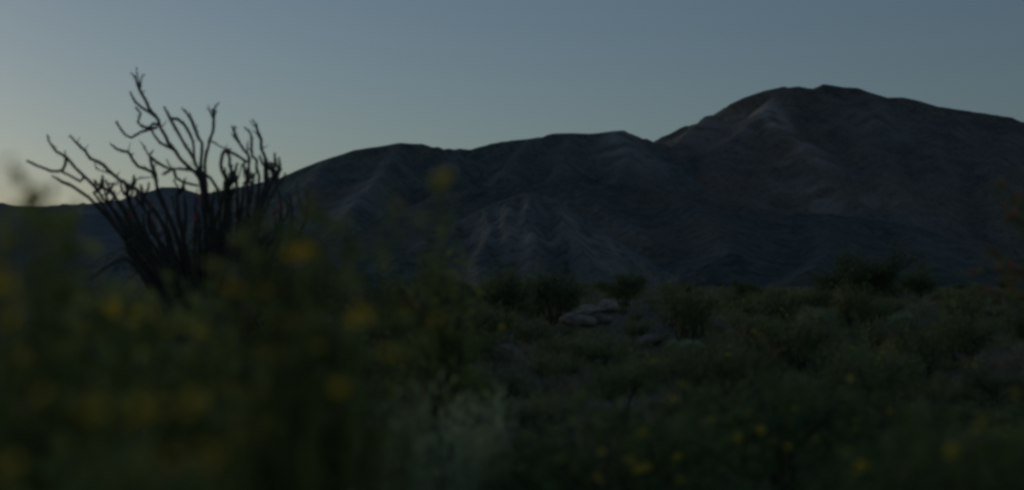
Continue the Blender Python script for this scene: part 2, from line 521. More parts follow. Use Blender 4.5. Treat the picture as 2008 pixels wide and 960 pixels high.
build_mountain('cone_hill', 'small pale pointed hill standing before the dark mountains in the middle',
    [[(640, 560, 1620), (700, 535, 1650), (780, 497, 1700), (870, 446, 1760), (950, 405, 1800), (1000, 384, 1800), (1025, 377, 1800), (1042, 373, 1800), (1060, 377, 1800), (1090, 388, 1800), (1140, 420, 1780),
      (1190, 457, 1750), (1235, 500, 1700)],
     [(1042, 373, 1800), (1030, 420, 1690), (1050, 470, 1590), (1040, 530, 1480)],
     [(1090, 388, 1800), (1110, 440, 1660), (1150, 500, 1540), (1185, 550, 1450)],
     [(950, 405, 1800), (965, 450, 1680), (940, 500, 1560), (960, 545, 1480)],
     [(870, 446, 1760), (860, 500, 1640), (830, 545, 1560)],
     [(780, 497, 1700), (760, 545, 1600)],
     [(1000, 384, 1800), (995, 430, 1690), (1005, 480, 1590)],
     [(1190, 457, 1750), (1200, 510, 1620)]],
    6, 0.74, M['hill'], pale=[(1028, 440, 1665, 16, 0.8), (1040, 462, 1610, 16, 0.7), (1075, 450, 1640, 14, 0.6), (1180, 470, 1690, 22, 0.45), (1195, 500, 1600, 22, 0.4),
                             (990, 400, 1770, 22, 0.4), (1100, 420, 1720, 20, 0.5), (1130, 450, 1680, 22, 0.5), (1150, 480, 1620, 18, 0.5), (1010, 420, 1730, 14, 0.5), (960, 440, 1720, 20, 0.35), (905, 440, 1750, 20, 0.35)], seed=47, carve=14, lam=70, base_drop=14)


# ------------------------------------------------------------------ flowers
def flower_mesh(r, petals, name='flower_head', pm='yellow'):
    v = []; f = []; mi = []
    for k in range(petals):
        a = 2 * math.pi * (k + random.uniform(-.15, .15)) / petals
        c, s = math.cos(a), math.sin(a)
        w = r * 0.26
        l = r * random.uniform(0.85, 1.08)
        z1 = r * random.uniform(-0.12, 0.12)
        b = len(v)
        for (u, t, z) in ((0.25, -0.12, 0.0), (0.62, -0.5, 0.04), (1.0, -0.22, z1 / r), (1.0, 0.22, z1 / r), (0.62, 0.5, 0.04), (0.25, 0.12, 0.0)):
            v.append((c * u * l - s * t * w * 2, s * u * l + c * t * w * 2, z * r))
        f.append((b, b + 1, b + 4, b + 5)); f.append((b + 1, b + 2, b + 3, b + 4)); mi += [0, 0]
    # domed centre
    b = len(v); rings = [(0.36, 0.0), (0.30, 0.14), (0.16, 0.22)]
    n = 8
    for (rr, z) in rings:
        for k in range(n):
            a = 2 * math.pi * k / n
            v.append((math.cos(a) * rr * r, math.sin(a) * rr * r, z * r))
    v.append((0, 0, 0.25 * r))
    for j in range(2):
        for k in range(n):
            f.append((b + j * n + k, b + j * n + (k + 1) % n, b + (j + 1) * n + (k + 1) % n, b + (j + 1) * n + k)); mi.append(1)
    for k in range(n):
        f.append((b + 2 * n + k, b + 2 * n + (k + 1) % n, b + 3 * n)); mi.append(1)
    me = bpy.data.meshes.new(name)
    me.from_pydata(v, [], f)
    me.materials.append(M[pm]); me.materials.append(M['disc'])
    me.polygons.foreach_set('material_index', mi)
    return me


FLOWERS = [flower_mesh(1.0, p) for p in (11, 13, 15)]
PALE_FLOWERS = [flower_mesh(1.0, p, pm='bloom') for p in (11, 14)]


def place_flower(parent, loc, nrm, r, pale=False):
    o = link('flower_head', random.choice(PALE_FLOWERS if pale else FLOWERS), parent, loc)
    o.rotation_euler = Vector(nrm).to_track_quat('Z', 'Y').to_euler()
    o.scale = (r, r, r)
    return o


# ------------------------------------------------------------------ near brittlebushes with yellow daisies
def brittlebush(label, base, height, radius, n_leaf, stalks, leaf=0.05, seed=0, group='yellow-flowered brittlebushes close to the camera', fl=0.014, lean=(0, 0), extra=8, shoots=(), zlo=0.30, lm='bleaf'):
    """stalks: list of world points where flower heads stand (tip Vector, radius)"""
    random.seed(seed)
    base = Vector(base)
    t = thing('brittlebush', label, 'shrub', base, group)
    wood = Tubes(5); ends = []
    for i in range(16):
        a = random.uniform(0, 2 * math.pi); q = math.sqrt(random.random())
        end = Vector((math.cos(a) * radius * q + lean[0], math.sin(a) * radius * q + lean[1], height * (1 - 0.45 * q * q) * random.uniform(0.75, 1.0)))
        mid = end * 0.5 + Vector((random.uniform(-.05, .05), random.uniform(-.05, .05), height * 0.06)) - Vector((end.x, end.y, 0)) * 0.15
        wood.add(smooth_path([Vector((random.uniform(-.03, .03), random.uniform(-.03, .03), -0.03)), mid, end], 0.08), np.linspace(0.011, 0.004, len(smooth_path([Vector((0, 0, -0.03)), mid, end], 0.08)) + 3).tolist())
        ends.append((mid, end))
    # leaves in clumps round branch ends and side shoots
    nc = max(10, n_leaf // 16)
    P_, D_ = [], []
    for i in range(nc):
        mid, end = random.choice(ends)
        a = random.uniform(0, 2 * math.pi); q = math.sqrt(random.uniform(0.0, 1.0))
        hh = height * (1 - 0.5 * q ** 2.2)
        z = hh * random.uniform(zlo, 1.0) ** 0.6
        c = Vector((math.cos(a) * radius * q + lean[0] * z / height, math.sin(a) * radius * q + lean[1] * z / height, z))
        for k in range(16):
            P_.append((c.x + random.gauss(0, .03), c.y + random.gauss(0, .03), c.z + random.gauss(0, .03)))
            D_.append((random.gauss(0, 1) + c.x * 0.8, random.gauss(0, 1) + c.y * 0.8, random.gauss(0.5, 0.7)))
    for (sx, sy, sd) in shoots:
        tip = P(sx, sy, sd) - base
        root = Vector((tip.x * .6, tip.y * .6, height * .55))
        pp = smooth_path([root, root.lerp(tip, .5) + Vector((random.uniform(-.03, .03), random.uniform(-.03, .03), 0)), tip], .03)
        wood.add(pp, np.linspace(.004, .002, len(pp)).tolist())
        for q in pp[len(pp) // 4:]:
            for k in range(2):
                P_.append((q.x + random.gauss(0, .012), q.y + random.gauss(0, .012), q.z + random.gauss(0, .012)))
                D_.append((random.gauss(0, 1), random.gauss(0, 1), random.gauss(0.4, 0.6)))
    P_ = np.array(P_); D_ = np.array(D_)
    L_ = leaf * rng.uniform(0.6, 1.15, len(P_))
    fo = link('foliage', leaves_mesh('foliage', [leaf_arrays(P_, D_, L_, L_ * 0.5)], M[lm]), t)
    fo['kind'] = 'stuff'
    # flower stalks
    for k, (tip, r) in enumerate(stalks):
        tl = Vector(tip) - base
        root = Vector((tl.x * 0.7 + lean[0] * .3, tl.y * 0.7 + lean[1] * .3, min(height * 0.72, tl.z - 0.1)))
        pm = root.lerp(tl, 0.5) + Vector((random.uniform(-.02, .02), random.uniform(-.02, .02), 0.01))
        st = Tubes(5); pp = smooth_path([root, pm, tl], 0.05)
        st.add(pp, np.linspace(0.0026, 0.0016, len(pp)).tolist())
        so = link('flower_stalk', st.mesh('flower_stalk', M['bleaf']), t)
        n = Vector((random.gauss(0, .45), random.gauss(-.35, .45), 1)).normalized()
        f = place_flower(so, tl + n * 0.002, n, r, lm == 'bleaf2')
    for k in range(extra):
        a = random.uniform(0, 2 * math.pi); q = math.sqrt(random.random())
        tl = Vector((math.cos(a) * radius * q + lean[0], math.sin(a) * radius * q + lean[1], height * (1 - 0.4 * q * q) + random.uniform(0.01, 0.09)))
        root = Vector((tl.x * 0.85, tl.y * 0.85, tl.z - 0.2))
        st = Tubes(5); pp = smooth_path([root, root.lerp(tl, .5) + Vector((random.uniform(-.02, .02), random.uniform(-.02, .02), 0)), tl], 0.05)
        st.add(pp, np.linspace(0.0026, 0.0016, len(pp)).tolist())
        so = link('flower_stalk', st.mesh('flower_stalk', M['bleaf']), t)
        n = Vector((random.gauss(0, .45), random.gauss(-.35, .45), 1)).normalized()
        place_flower(so, tl + n * 0.002, n, fl * random.uniform(.8, 1.1), lm == 'bleaf2')
    link('woody_stem', wood.mesh('woody_stem', M['bark2']), t)
    return t


def at_ground(px, d):
    p = P(px, 600, d)
    return Vector((p.x, d, gz(p.x, d)))


def fpts(lst):
    return [(P(x, y, d * 1.14), r * 0.74) for (x, y, d, r) in lst]


brittlebush('leafy brittlebush at the left edge with blurred flower stalks reaching above the ridge', at_ground(-40, 2.35), 1.13, 0.33, 2600,
    fpts([(18, 318, 1.7, .014), (66, 380, 1.75, .012), (8, 470, 1.6, .015), (10, 535, 1.6, .02), (20, 625, 1.6, .024), (95, 470, 1.9, .014), (5, 560, 1.5, .02),
          (18, 915, 1.3, .022), (80, 780, 1.7, .012), (45, 700, 1.8, .012)]), seed=101, extra=3, shoots=[(66, 372, 2.3), (60, 400, 2.3), (100, 410, 2.4), (130, 430, 2.4), (150, 420, 2.5), (90, 440, 2.2), (30, 450, 2.2), (110, 470, 2.3), (60, 480, 2.2), (150, 480, 2.4), (180, 520, 2.4)])
brittlebush('brittlebush with a bright orange-yellow flower cluster below the crooked shrub', at_ground(280, 3.5), 1.09, 0.46, 4400,
    fpts([(200, 590, 2.7, .018), (215, 600, 2.72, .02), (228, 588, 2.75, .018), (238, 604, 2.65, .017), (190, 606, 2.7, .016), (222, 612, 2.6, .016), (265, 632, 2.6, .017), (300, 612, 2.6, .019),
          (308, 628, 2.62, .018), (270, 610, 2.7, .014), (330, 650, 2.5, .016), (395, 655, 2.6, .02), (150, 585, 2.7, .014), (160, 640, 2.6, .013), (370, 640, 2.7, .014), (400, 715, 2.4, .014)]), seed=102, extra=1, shoots=[(210, 600, 3.5), (300, 625, 3.4), (160, 600, 3.5), (360, 650, 3.4), (250, 580, 3.4), (330, 572, 3.3), (430, 555, 3.2), (400, 580, 3.2)])
brittlebush('lowest nearest brittlebush in the bottom left with large blurred yellow heads', at_ground(250, 1.95), 0.88, 0.25, 2000,
    fpts([(183, 805, 1.3, .021), (290, 800, 1.28, .023), (275, 825, 1.3, .014), (380, 790, 1.3, .021), (400, 885, 1.25, .02), (420, 900, 1.25, .018), (230, 920, 1.3, .012), (340, 900, 1.2, .012), (300, 930, 1.2, .016), (85, 770, 1.5, .012), (460, 830, 1.4, .014), (440, 760, 1.6, .014), (500, 770, 1.6, .012)]), seed=103, extra=0)
brittlebush('tall brittlebush left of the middle with flower stalks crossing the mountain', at_ground(615, 2.6), 1.00, 0.18, 1400,
    fpts([(618, 388, 1.9, .017), (875, 348, 1.85, .019), (858, 352, 1.85, .012), (780, 408, 2.0, .013), (600, 492, 1.9, .017), (572, 500, 1.9, .016), (590, 505, 1.9, .012), (450, 562, 1.85, .021), (465, 570, 1.85, .017), (520, 572, 2.0, .012),
          (570, 632, 1.9, .016), (710, 612, 1.8, .02), (790, 600, 1.9, .016), (765, 692, 1.7, .021), (625, 680, 1.8, .014), (540, 690, 1.9, .013), (665, 760, 1.7, .015), (770, 560, 2.0, .013),
          (690, 630, 1.9, .012), (850, 630, 2.0, .011), (820, 660, 2.0, .011)]), seed=104, extra=0, zlo=0.7, shoots=[(620, 400, 2.5), (640, 420, 2.5), (780, 415, 2.6), (866, 356, 2.45), (560, 500, 2.5), (600, 480, 2.5), (690, 450, 2.6), (650, 520, 2.5), (480, 540, 2.5), (450, 500, 2.5), (500, 470, 2.5), (530, 440, 2.5), (560, 460, 2.5), (470, 470, 2.6), (430, 590, 2.5), (520, 560, 2.5)])
brittlebush('leafy brittlebush right of the tall one, its green tops before the pale hill', at_ground(865, 6.8), 1.10, 0.22, 1300,
    fpts([(940, 575, 5.7, .016), (955, 600, 5.7, .018), (985, 640, 5.7, .018), (820, 600, 5.6, .016)]), seed=105, extra=1, shoots=[(880, 435, 6.7), (870, 460, 6.7), (900, 480, 6.7), (830, 500, 6.7), (850, 520, 6.7), (940, 540, 6.8), (910, 520, 6.7)])
brittlebush('brittlebush at the bottom centre with pale yellow blurred heads', at_ground(1230, 5.0), 0.68, 0.52, 3000,
    fpts([(1255, 850, 3.9, .02), (1262, 845, 3.85, .018), (1180, 885, 3.8, .016), (1125, 920, 3.7, .018), (1100, 900, 3.8, .014), (1235, 900, 3.7, .022), (1265, 915, 3.7, .024), (1250, 920, 3.65, .02), (1335, 940, 3.6, .016), (1170, 935, 3.6, .013), (1320, 780, 4.3, .016), (1310, 785, 4.3, .013)]), seed=106, lm='bleaf2', extra=6)
brittlebush('dark brittlebush filling the bottom right corner with blurred amber heads', at_ground(1930, 3.4), 0.80, 0.46, 3400,
    fpts([(1868, 882, 2.5, .02), (1862, 890, 2.5, .015), (1918, 838, 2.6, .02), (1930, 820, 2.6, .013), (1690, 912, 2.9, .019), (1680, 920, 2.9, .014), (2000, 850, 2.4, .015), (1780, 800, 3.2, .013), (1990, 770, 2.8, .012)]), seed=107, lm='bleaf2', extra=2)
brittlebush('brittlebush right of the bottom centre with scattered small yellow heads', at_ground(1520, 5.7), 0.70, 0.6, 3600,
    fpts([(1445, 860, 4.3, .02), (1450, 855, 4.3, .016), (1492, 842, 4.3, .019), (1467, 810, 4.5, .016), (1545, 875, 4.2, .017), (1600, 860, 4.3, .014), (1745, 805, 4.6, .014), (1680, 840, 4.4, .013), (1560, 800, 4.5, .012), (1400, 800, 4.5, .013)]), seed=108, lm='bleaf2', extra=8)


# ------------------------------------------------------------------ the tall ocotillo against the sky
OC_D = 16.0
OC_BASE = at_ground(402, OC_D)


def build_ocotillo():
    random.seed(5)
    t = thing('ocotillo', 'tall many-stemmed ocotillo with crooked dark stems silhouetted on the sky at left', 'shrub', OC_BASE)
    stems = [   # (points of the stem from tip down to where it enters the bundle, twigs)
        ([(90.6, 263), (97.5, 279), (109, 296), (133, 312), (149, 331), (169, 351), (184, 364), (196, 380), (240, 432), (292, 505), (345, 600)],
         [[(149, 332), (123, 333), (99.5, 335), (85.6, 329), (62, 320), (50, 315)], [(173, 357), (157, 355), (139, 345), (121, 336)], [(133, 312), (130, 304), (127, 296)]]),
        ([(100, 346), (123, 357.6), (145, 366.5), (161, 378), (175, 388), (225, 440), (300, 540), (355, 640)], []),
        ([(137, 266), (149, 279.5), (165, 295), (177, 311), (188.5, 316), (202, 323), (212, 333), (228, 347), (242, 357), (260, 366.5), (274, 376), (310, 425), (345, 505), (378, 620)],
         [[(206, 332), (189, 331), (186, 319)], [(242, 355), (273, 350), (305, 347)]]),
        ([(206, 352), (218, 376), (245, 420), (300, 500), (350, 600)], [[(218, 372), (228, 362), (236, 352)]]),
        ([(186, 352), (200, 366.5), (218, 378), (262, 440), (322, 540), (370, 640)], []),
        ([(217, 282), (228, 291), (240, 296), (250, 298), (260, 313), (270, 325), (289, 332), (305, 345), (312, 380), (340, 450), (372, 560), (392, 660)],
         [[(296, 338), (302, 328), (308, 317)]]),
        ([(266, 148), (269, 167), (277, 182), (285, 197), (292, 214), (303, 227), (310.6, 236), (314, 251), (324, 268), (329, 281), (342, 298), (350.5, 310), (361, 322), (377, 334), (388, 347), (400, 400), (404, 500), (404, 660)],
         [[(292, 215), (273, 206), (262, 193), (255, 180)], [(310, 238), (301, 242), (292, 251), (277, 249), (270, 240), (275, 223), (265, 210)],
          [(292, 251), (275, 259), (256, 270), (239, 257), (227, 238)], [(329, 285), (314, 281), (303, 268), (294, 251)],
          [(266, 150), (268, 140), (268, 131)], [(267, 152), (276, 149), (284, 146)], [(266, 150), (261, 146), (257, 143)]]),
        ([(321, 210), (333, 232.5), (342.5, 251), (354, 270), (365, 289), (370, 294), (379, 311), (386, 327), (396, 360), (404, 440), (404, 640)],
         [[(334, 231), (350, 234), (363, 245.6), (372.5, 262.5), (378, 279), (381, 300), (385, 327)]]),
        ([(358, 212), (369, 223), (378, 236), (384, 253), (393, 272), (398, 280), (397, 299), (396, 330), (402, 366), (412, 450), (408, 640)],
         [[(378, 236), (374, 230), (372, 222)], [(384, 253), (380, 246), (379, 238)]]),
        ([(415.5, 212), (416.5, 236), (415.5, 255), (410, 274), (406, 289), (405, 300), (402, 320), (404, 366), (418, 460), (410, 640)],
         [[(416, 232), (422, 224), (424, 216)], [(416, 225), (411, 218), (407, 210)], [(410, 275), (432, 287), (444, 292)], [(416, 216), (424, 208), (430, 201)]]),
        ([(297, 293), (291, 304), (296, 324), (304.5, 340), (306, 359), (330, 420), (365, 520), (392, 640)],
         [[(291, 303), (284, 290), (274, 277)], [(300, 314), (306, 317), (322, 327), (335, 332)]]),
        ([(322, 343), (338, 333), (366, 332), (388, 336), (398, 360), (402, 430), (402, 600)], [[(338, 333), (331, 318), (327, 312)], [(345, 332), (345, 347), (359, 356), (377, 361), (390, 364)], [(304, 341), (322, 338), (338, 333)]]),
        ([(388, 334), (400, 338), (411, 347), (421, 361), (430, 400), (425, 500), (412, 640)], [[(400, 337), (412, 351), (421, 366)]]),
        ([(503, 243), (507, 262), (513.5, 274), (514.6, 291), (519, 305), (521, 324), (521, 345), (516, 400), (490, 520), (440, 660)],
         [[(521, 310), (533, 320), (539.6, 325), (543, 312)], [(539, 325), (539, 335), (547, 343)], [(504, 248), (499, 240), (495, 233)], [(513, 274), (509, 266), (503, 262)]]),
        ([(485, 254), (491.7, 262), (495, 276), (494, 295), (496, 306), (504, 314), (503, 328), (507, 345), (502, 400), (478, 520), (436, 650)],
         [[(487, 257), (482, 252), (478, 249)]]),
        ([(460, 247), (461.5, 268), (471, 280), (479, 295), (487.5, 303), (489, 318), (484, 340), (486, 400), (464, 520), (430, 650)],
         [[(461, 262), (457, 255), (456, 248)], [(487, 305), (479, 320), (477, 349)], [(479, 295), (484, 288), (486, 276)]]),
        ([(452, 293), (442, 293), (435, 312), (435, 332), (442, 349), (452, 400), (444, 520), (424, 640)],
         [[(450, 291), (451, 309), (450, 324), (456, 341), (462, 356)], [(427, 333), (437, 339), (444, 353)], [(454, 297), (462, 303), (473, 310), (484, 318)]]),
        ([(462, 338), (462, 353), (466, 400), (454, 520), (426, 640)], [[(462, 345), (470, 336), (476, 322)]]),
        ([(545, 372), (552, 420), (530, 520), (470, 650)], []),
        ([(598, 372), (603, 400), (592, 450), (556, 540), (480, 670)], [[(598, 420), (585, 390), (580, 360)]]),
        ([(566, 380), (572, 430), (552, 520), (474, 660)], [[(570, 440), (580, 470), (586, 500)]]),
        ([(176, 548), (200, 530), (240, 506), (262, 520), (310, 590), (360, 680)], []),
    ]
    # tangled stems of the crown's right and left shoulders
    for i in range(16):
        if i < 10:
            x0, y0 = random.uniform(425, 548), random.uniform(300, 350)
        else:
            x0, y0 = random.uniform(180, 345), random.uniform(338, 378)
        sgn = 1 if x0 < 400 else -1
        pts = [(x0, y0), (x0 + random.uniform(-2, 9) * sgn, y0 + random.uniform(12, 20)), (x0 + random.uniform(0, 10) * sgn, y0 + random.uniform(26, 40)),
               (x0 + (402 - x0) * .2, y0 + 90), (402 + (x0 - 402) * .3, 620)]
        tw = []
        for k in range(2):
            bx, by = pts[1 + k][0], pts[1 + k][1]
            q = random.choice((-1, 1))
            tw.append([(bx, by), (bx + q * random.uniform(6, 10), by - random.uniform(2, 7)), (bx + q * random.uniform(9, 15), by - random.uniform(10, 16)), (bx + q * random.uniform(9, 16), by - random.uniform(18, 28))])
        stems.append((pts, tw))
    # lower stems that fill the dark bundle
    for i in range(34):
        x0 = random.uniform(235, 560)
        y0 = random.uniform(372, 452) if x0 > 320 else random.uniform(395, 470)
        xm = x0 + (402 - x0) * 0.42 + random.uniform(-14, 14)
        stems.append(([(x0, y0), (x0 + random.uniform(-3, 12) * (1 if x0 < 400 else -1), y0 + 38), (xm, y0 + 120), (402 + (x0 - 402) * .25, 650)], []))
    leafP, leafD = [], []

    def crooked(pts, amp):
        out = []
        off = Vector((0, 0, 0))
        for i, p in enumerate(pts):
            off = off * 0.75 + Vector((random.gauss(0, amp), random.gauss(0, amp), random.gauss(0, amp * 0.7)))
            out.append(p + off)
        return out

    def leaves_along(pp, dens, lo=0.0):
        for a, b in zip(pp, pp[1:]):
            n = dens * (b - a).length
            for k in range(int(n) + (1 if random.random() < n % 1 else 0)):
                q = a.lerp(b, random.random())
                leafP.append((q.x, q.y, q.z))
                leafD.append((random.gauss(0, 1), random.gauss(0, 1), random.gauss(0.4, 0.6)))

    tips = []
    for si, (pts, twigs) in enumerate(stems):
        x0 = pts[0][0]
        dd = random.uniform(-1.1, 1.1)
        n = len(pts)
        w = [P(x, y, OC_D + dd * (1 - (i / (n - 1)) ** 1.3)) - OC_BASE for i, (x, y) in enumerate(pts)]
        w.append(Vector((random.uniform(-.12, .12), random.uniform(-.12, .12), -0.06)))
        w = w[::-1]
        pp = crooked(smooth_path(w, 0.07), 0.0042)
        L = len(pp)
        r0, r1 = random.uniform(.032, .040), random.uniform(.014, .018)
        rad = [r0 + (r1 - r0) * (i / L) ** 0.6 for i in range(L)]
        rad[-1] *= 0.5; rad[-2] *= 0.75
        tb = Tubes(6); tb.add(pp, rad, 0.16)
        for i in range(int(L * .45), L - 1):     # short spur shoots
            if random.random() < 0.22:
                a = random.uniform(0, 6.28)
                dv = Vector((math.cos(a), math.sin(a), random.uniform(.3, 1.4))).normalized()
                ln = random.uniform(.05, .13)
                p1 = pp[i] + dv * ln * .5 + Vector((random.gauss(0, .01), random.gauss(0, .01), 0))
                tb.add([pp[i], p1, p1 + (dv + Vector((0, 0, .5))) * ln * .4], [.008, .006, .003])
        so = link('stem', tb.mesh('stem', M['bark']), t)
        leaves_along(pp[int(L * .25):], 34 if si < 38 else 90)
        leaves_along(pp[-6:], 50)
        tips.append((pp[-1], so))
        for tw in twigs:
            # find depth of the stem nearest to the twig's root
            n = len(tw)
            r = P(tw[0][0], tw[0][1], OC_D) - OC_BASE
            best = min(pp, key=lambda q: (q.x - r.x) ** 2 + (q.z - r.z) ** 2)
            dt = random.uniform(-.35, .35)
            w2 = [P(x, y, OC_D + best.y + dt * (i / (n - 1))) - OC_BASE for i, (x, y) in enumerate(tw)]
            w2[0] = best.lerp(w2[0], 0.3)
            p2 = crooked(smooth_path(w2, 0.06), 0.003)
            tip_r = 0.006 if len(tw) == 3 else 0.013
            tb = Tubes(5); tb.add(p2, np.linspace(0.019 if len(tw) > 3 else 0.011, tip_r, len(p2)).tolist(), 0.16)
            link('twig', tb.mesh('twig', M['bark']), so)
            leaves_along(p2, 30)
    n = len(leafP)
    Ls = rng.uniform(0.022, 0.042, n)
    fo = link('foliage', leaves_mesh('foliage', [leaf_arrays(np.array(leafP), np.array(leafD), Ls, Ls * 0.42)], M['oleaf']), t)
    fo['kind'] = 'stuff'
    # a few red blossom spikes on lower stem tips
    def spike():
        P_, D_ = [], []
        for k in range(46):
            z = random.random()
            a = random.uniform(0, 6.28)
            P_.append((0, 0, z * 0.11)); D_.append((math.cos(a), math.sin(a), 0.5 + z))
        l = 0.028 * (1.15 - np.array([p[2] / 0.11 for p in P_]) * 0.6)
        return leaves_mesh('blossom', [leaf_arrays(np.array(P_), np.array(D_), l, l * 0.4)], M['red'])
    sp = [spike() for _ in range(3)]
    for (p, so) in tips[38:]:
        if random.random() < 0.3:
            link('blossom', random.choice(sp), so, p)
    return t, sp


ocotillo, SPIKES = build_ocotillo()


# ------------------------------------------------------------------ branching shrubs
def branching(seed, height, spread, n_main, levels=3, r0=0.03, up=0.5, kids=4, jitter=0.35, first=0.35):
    """returns tubes, end points (with direction)"""
    random.seed(seed)
    tb = Tubes(5); ends = []

    def grow(p, d, length, r, lev):
        pts = [p]; cur = p.copy(); dd = d.copy()
        nseg = 4
        for i in range(nseg):
            dd = (dd + Vector((random.gauss(0, jitter), random.gauss(0, jitter), random.gauss(0.04, jitter * 0.7))) * 0.4).normalized()
            cur = cur + dd * length / nseg
            pts.append(cur.copy())
        tb.add(pts, np.linspace(r, r * 0.55, len(pts)).tolist())
        if lev == 0:
            for q in pts[1:]:
                ends.append((q.copy(), dd.copy()))
            return
        if lev == 1:
            for q in pts[2:]:
                ends.append((q.copy(), dd.copy()))
        for k in range(kids):
            q = pts[random.randint(2, nseg)]
            nd = (dd + Vector((random.gauss(0, .7), random.gauss(0, .7), random.gauss(0.15, .45)))).normalized()
            grow(q, nd, length * random.uniform(.5, .75), r * 0.5, lev - 1)

    for i in range(n_main):
        a = 2 * math.pi * (i + random.uniform(-.3, .3)) / n_main
        d = Vector((math.cos(a) * spread, math.sin(a) * spread, height * up + 0.15)).normalized()
        grow(Vector((math.cos(a) * .03, math.sin(a) * .03, -0.04)), d, height * random.uniform(.45, .62), r0, levels - 1)
    return tb, ends


def shrub_parts(seed, height, spread, n_main, leaf_mat, n_per_end, leaf, lw, levels=3, r0=0.02, kids=4, scatter=0.06, up=0.9, flowers=0, fr=0.02, bark='bark2', flower_mat='bloom', asp=None):
    """meshes (stems, foliage, blooms) for one kind of shrub"""
    tb, ends = branching(seed, height, spread, n_main, levels, r0, up, kids)
    P_, D_ = [], []
    for (p, d) in ends:
        for k in range(n_per_end):
            P_.append((p.x + random.gauss(0, scatter), p.y + random.gauss(0, scatter), max(0.01, p.z + random.gauss(0, scatter))))
            D_.append((d.x * .6 + random.gauss(0, .6), d.y * .6 + random.gauss(0, .6), d.z * .6 + random.gauss(.1, .6)))
    Ls = leaf * rng.uniform(.6, 1.2, len(P_))
    fol = leaves_mesh('foliage', [leaf_arrays(np.array(P_), np.array(D_), Ls, Ls * lw)], M[leaf_mat])
    st = tb.mesh('stems', M[bark])
    bl = None
    if flowers:
        top = sorted(ends, key=lambda e: -e[0].z - 0.4 * math.hypot(e[0].x, e[0].y))[:max(flowers * 2, 8)]
        P_, D_ = [], []
        for k in range(flowers):
            p, d = random.choice(top)
            c = (p.x + random.gauss(0, scatter), p.y + random.gauss(0, scatter), p.z + abs(random.gauss(0.02, scatter)))
            for j in range(7):
                a = 2 * math.pi * j / 7
                P_.append(c); D_.append((math.cos(a), math.sin(a) - .2, random.uniform(0.1, 0.5)))
        bl = leaves_mesh('blooms', [leaf_arrays(np.array(P_), np.array(D_), fr, fr * 0.6)], M[flower_mat])
    return st, fol, bl


def make_shrub(name, label, cat, loc, parts, group=None, rz=0.0, sc=1.0, sz=None):
    t = thing(name, label, cat, loc, group, rz, sc)
    if sz: t.scale = (sc, sc, sz)
    st, fol, bl = parts
    link('stems', st, t)
    fo = link('foliage', fol, t); fo['kind'] = 'stuff'
    if bl:
        b = link('blooms', bl, t); b['kind'] = 'stuff'
    return t


GREEN = [shrub_parts(200 + i, 0.62, 0.55, 6, 'gleaf', 5, 0.045, 0.45, 3, 0.012, 4, 0.05, 0.8, flowers=f, fr=0.02) for i, f in enumerate((7, 3, 12, 0))]
SAGE = [shrub_parts(230 + i, 0.48, 0.5, 9, 'sage', 6, 0.034, 0.5, 3, 0.010, 4, 0.032, 0.9, bark='greystem') for i in range(2)]
TWIGGY = [shrub_parts(250 + i, 0.5, 0.6, 9, 'drygrass', 3, 0.035, 0.25, 3, 0.007, 4, 0.03, 0.9, bark='greystem') for i in range(2)]
CREO = [shrub_parts(260 + i, 1.7, 0.7, 7, 'dleaf', 9, 0.07, 0.5, 3, 0.03, 5, 0.11, 1.0) for i in range(2)]
FARG = [shrub_parts(265, 1.3, 0.9, 8, 'gleaf', 8, 0.09, 0.5, 3, 0.03, 4, 0.12, 0.7), shrub_parts(266, 1.1, 0.9, 8, 'drygrass', 7, 0.09, 0.4, 3, 0.02, 4, 0.12, 0.7)]
DARK = [shrub_parts(270, 1.5, 0.75, 9, 'dleaf', 14, 0.08, 0.5, 3, 0.03, 5, 0.12, 0.6)]
MESQ = shrub_parts(280, 3.3, 1.9, 9, 'dleaf', 12, 0.15, 0.5, 3, 0.08, 5, 0.24, 0.42)
MESQ2 = shrub_parts(281, 2.6, 1.0, 6, 'dleaf', 8, 0.14, 0.5, 3, 0.06, 5, 0.25, 0.7)


def on(px, d):
    p = P(px, 580, d)
    return Vector((p.x, d, gz(p.x, d) - 0.02))


# singled-out shrubs
def fit(parts, w, h):
    co = np.empty(len(parts[1].vertices) * 3); parts[1].vertices.foreach_get('co', co); co = co.reshape(-1, 3)
    lo, hi = np.percentile(co, 3, 0), np.percentile(co, 97, 0)
    return w / (hi[0] - lo[0]), h / hi[2]


SW, SH = fit(SAGE[0], 0.52, 0.64)
make_shrub('bursage', 'pale grey-green rounded bursage in the lower middle of the picture', 'shrub', on(885, 5.0), SAGE[0], None, 0.0, SW, SH)
make_shrub('bursage', 'smaller dim grey bursage just right of the pale rounded one', 'shrub', on(975, 5.4), SAGE[1], None, 1.1, 0.6, 0.75)
make_shrub('dry_shrub', 'dry thin-leaved twiggy shrub left of the pale rounded bursage', 'shrub', on(600, 3.9), TWIGGY[0], None, 0.3, 0.95)
make_shrub('dry_shrub', 'dry twiggy shrub low at the bottom left of centre', 'shrub', on(500, 3.2), TWIGGY[1], None, 1.3, 0.9)
make_shrub('creosote_bush', 'dark tall creosote bush before the foot of the pale hill', 'shrub', on(1085, 36), CREO[0], None, 0.2, 0.82)
make_shrub('creosote_bush', 'dark creosote bush left of the one before the pale hill', 'shrub', on(1000, 34), CREO[1], None, 2.2, 0.78)
make_shrub('creosote_bush', 'dark creosote bush at the right foot of the pale hill', 'shrub', on(1225, 62), CREO[0], None, 4.0, 1.0)
make_shrub('round_bush', 'small dark round bush alone on the skyline of the flat', 'shrub', on(1470, 90), DARK[0], None, 0.0, 0.95)
make_shrub('mesquite', 'wide flat-topped mesquite spreading below the big peak', 'tree', on(1690, 78), MESQ, None, 0.5, 1.0)
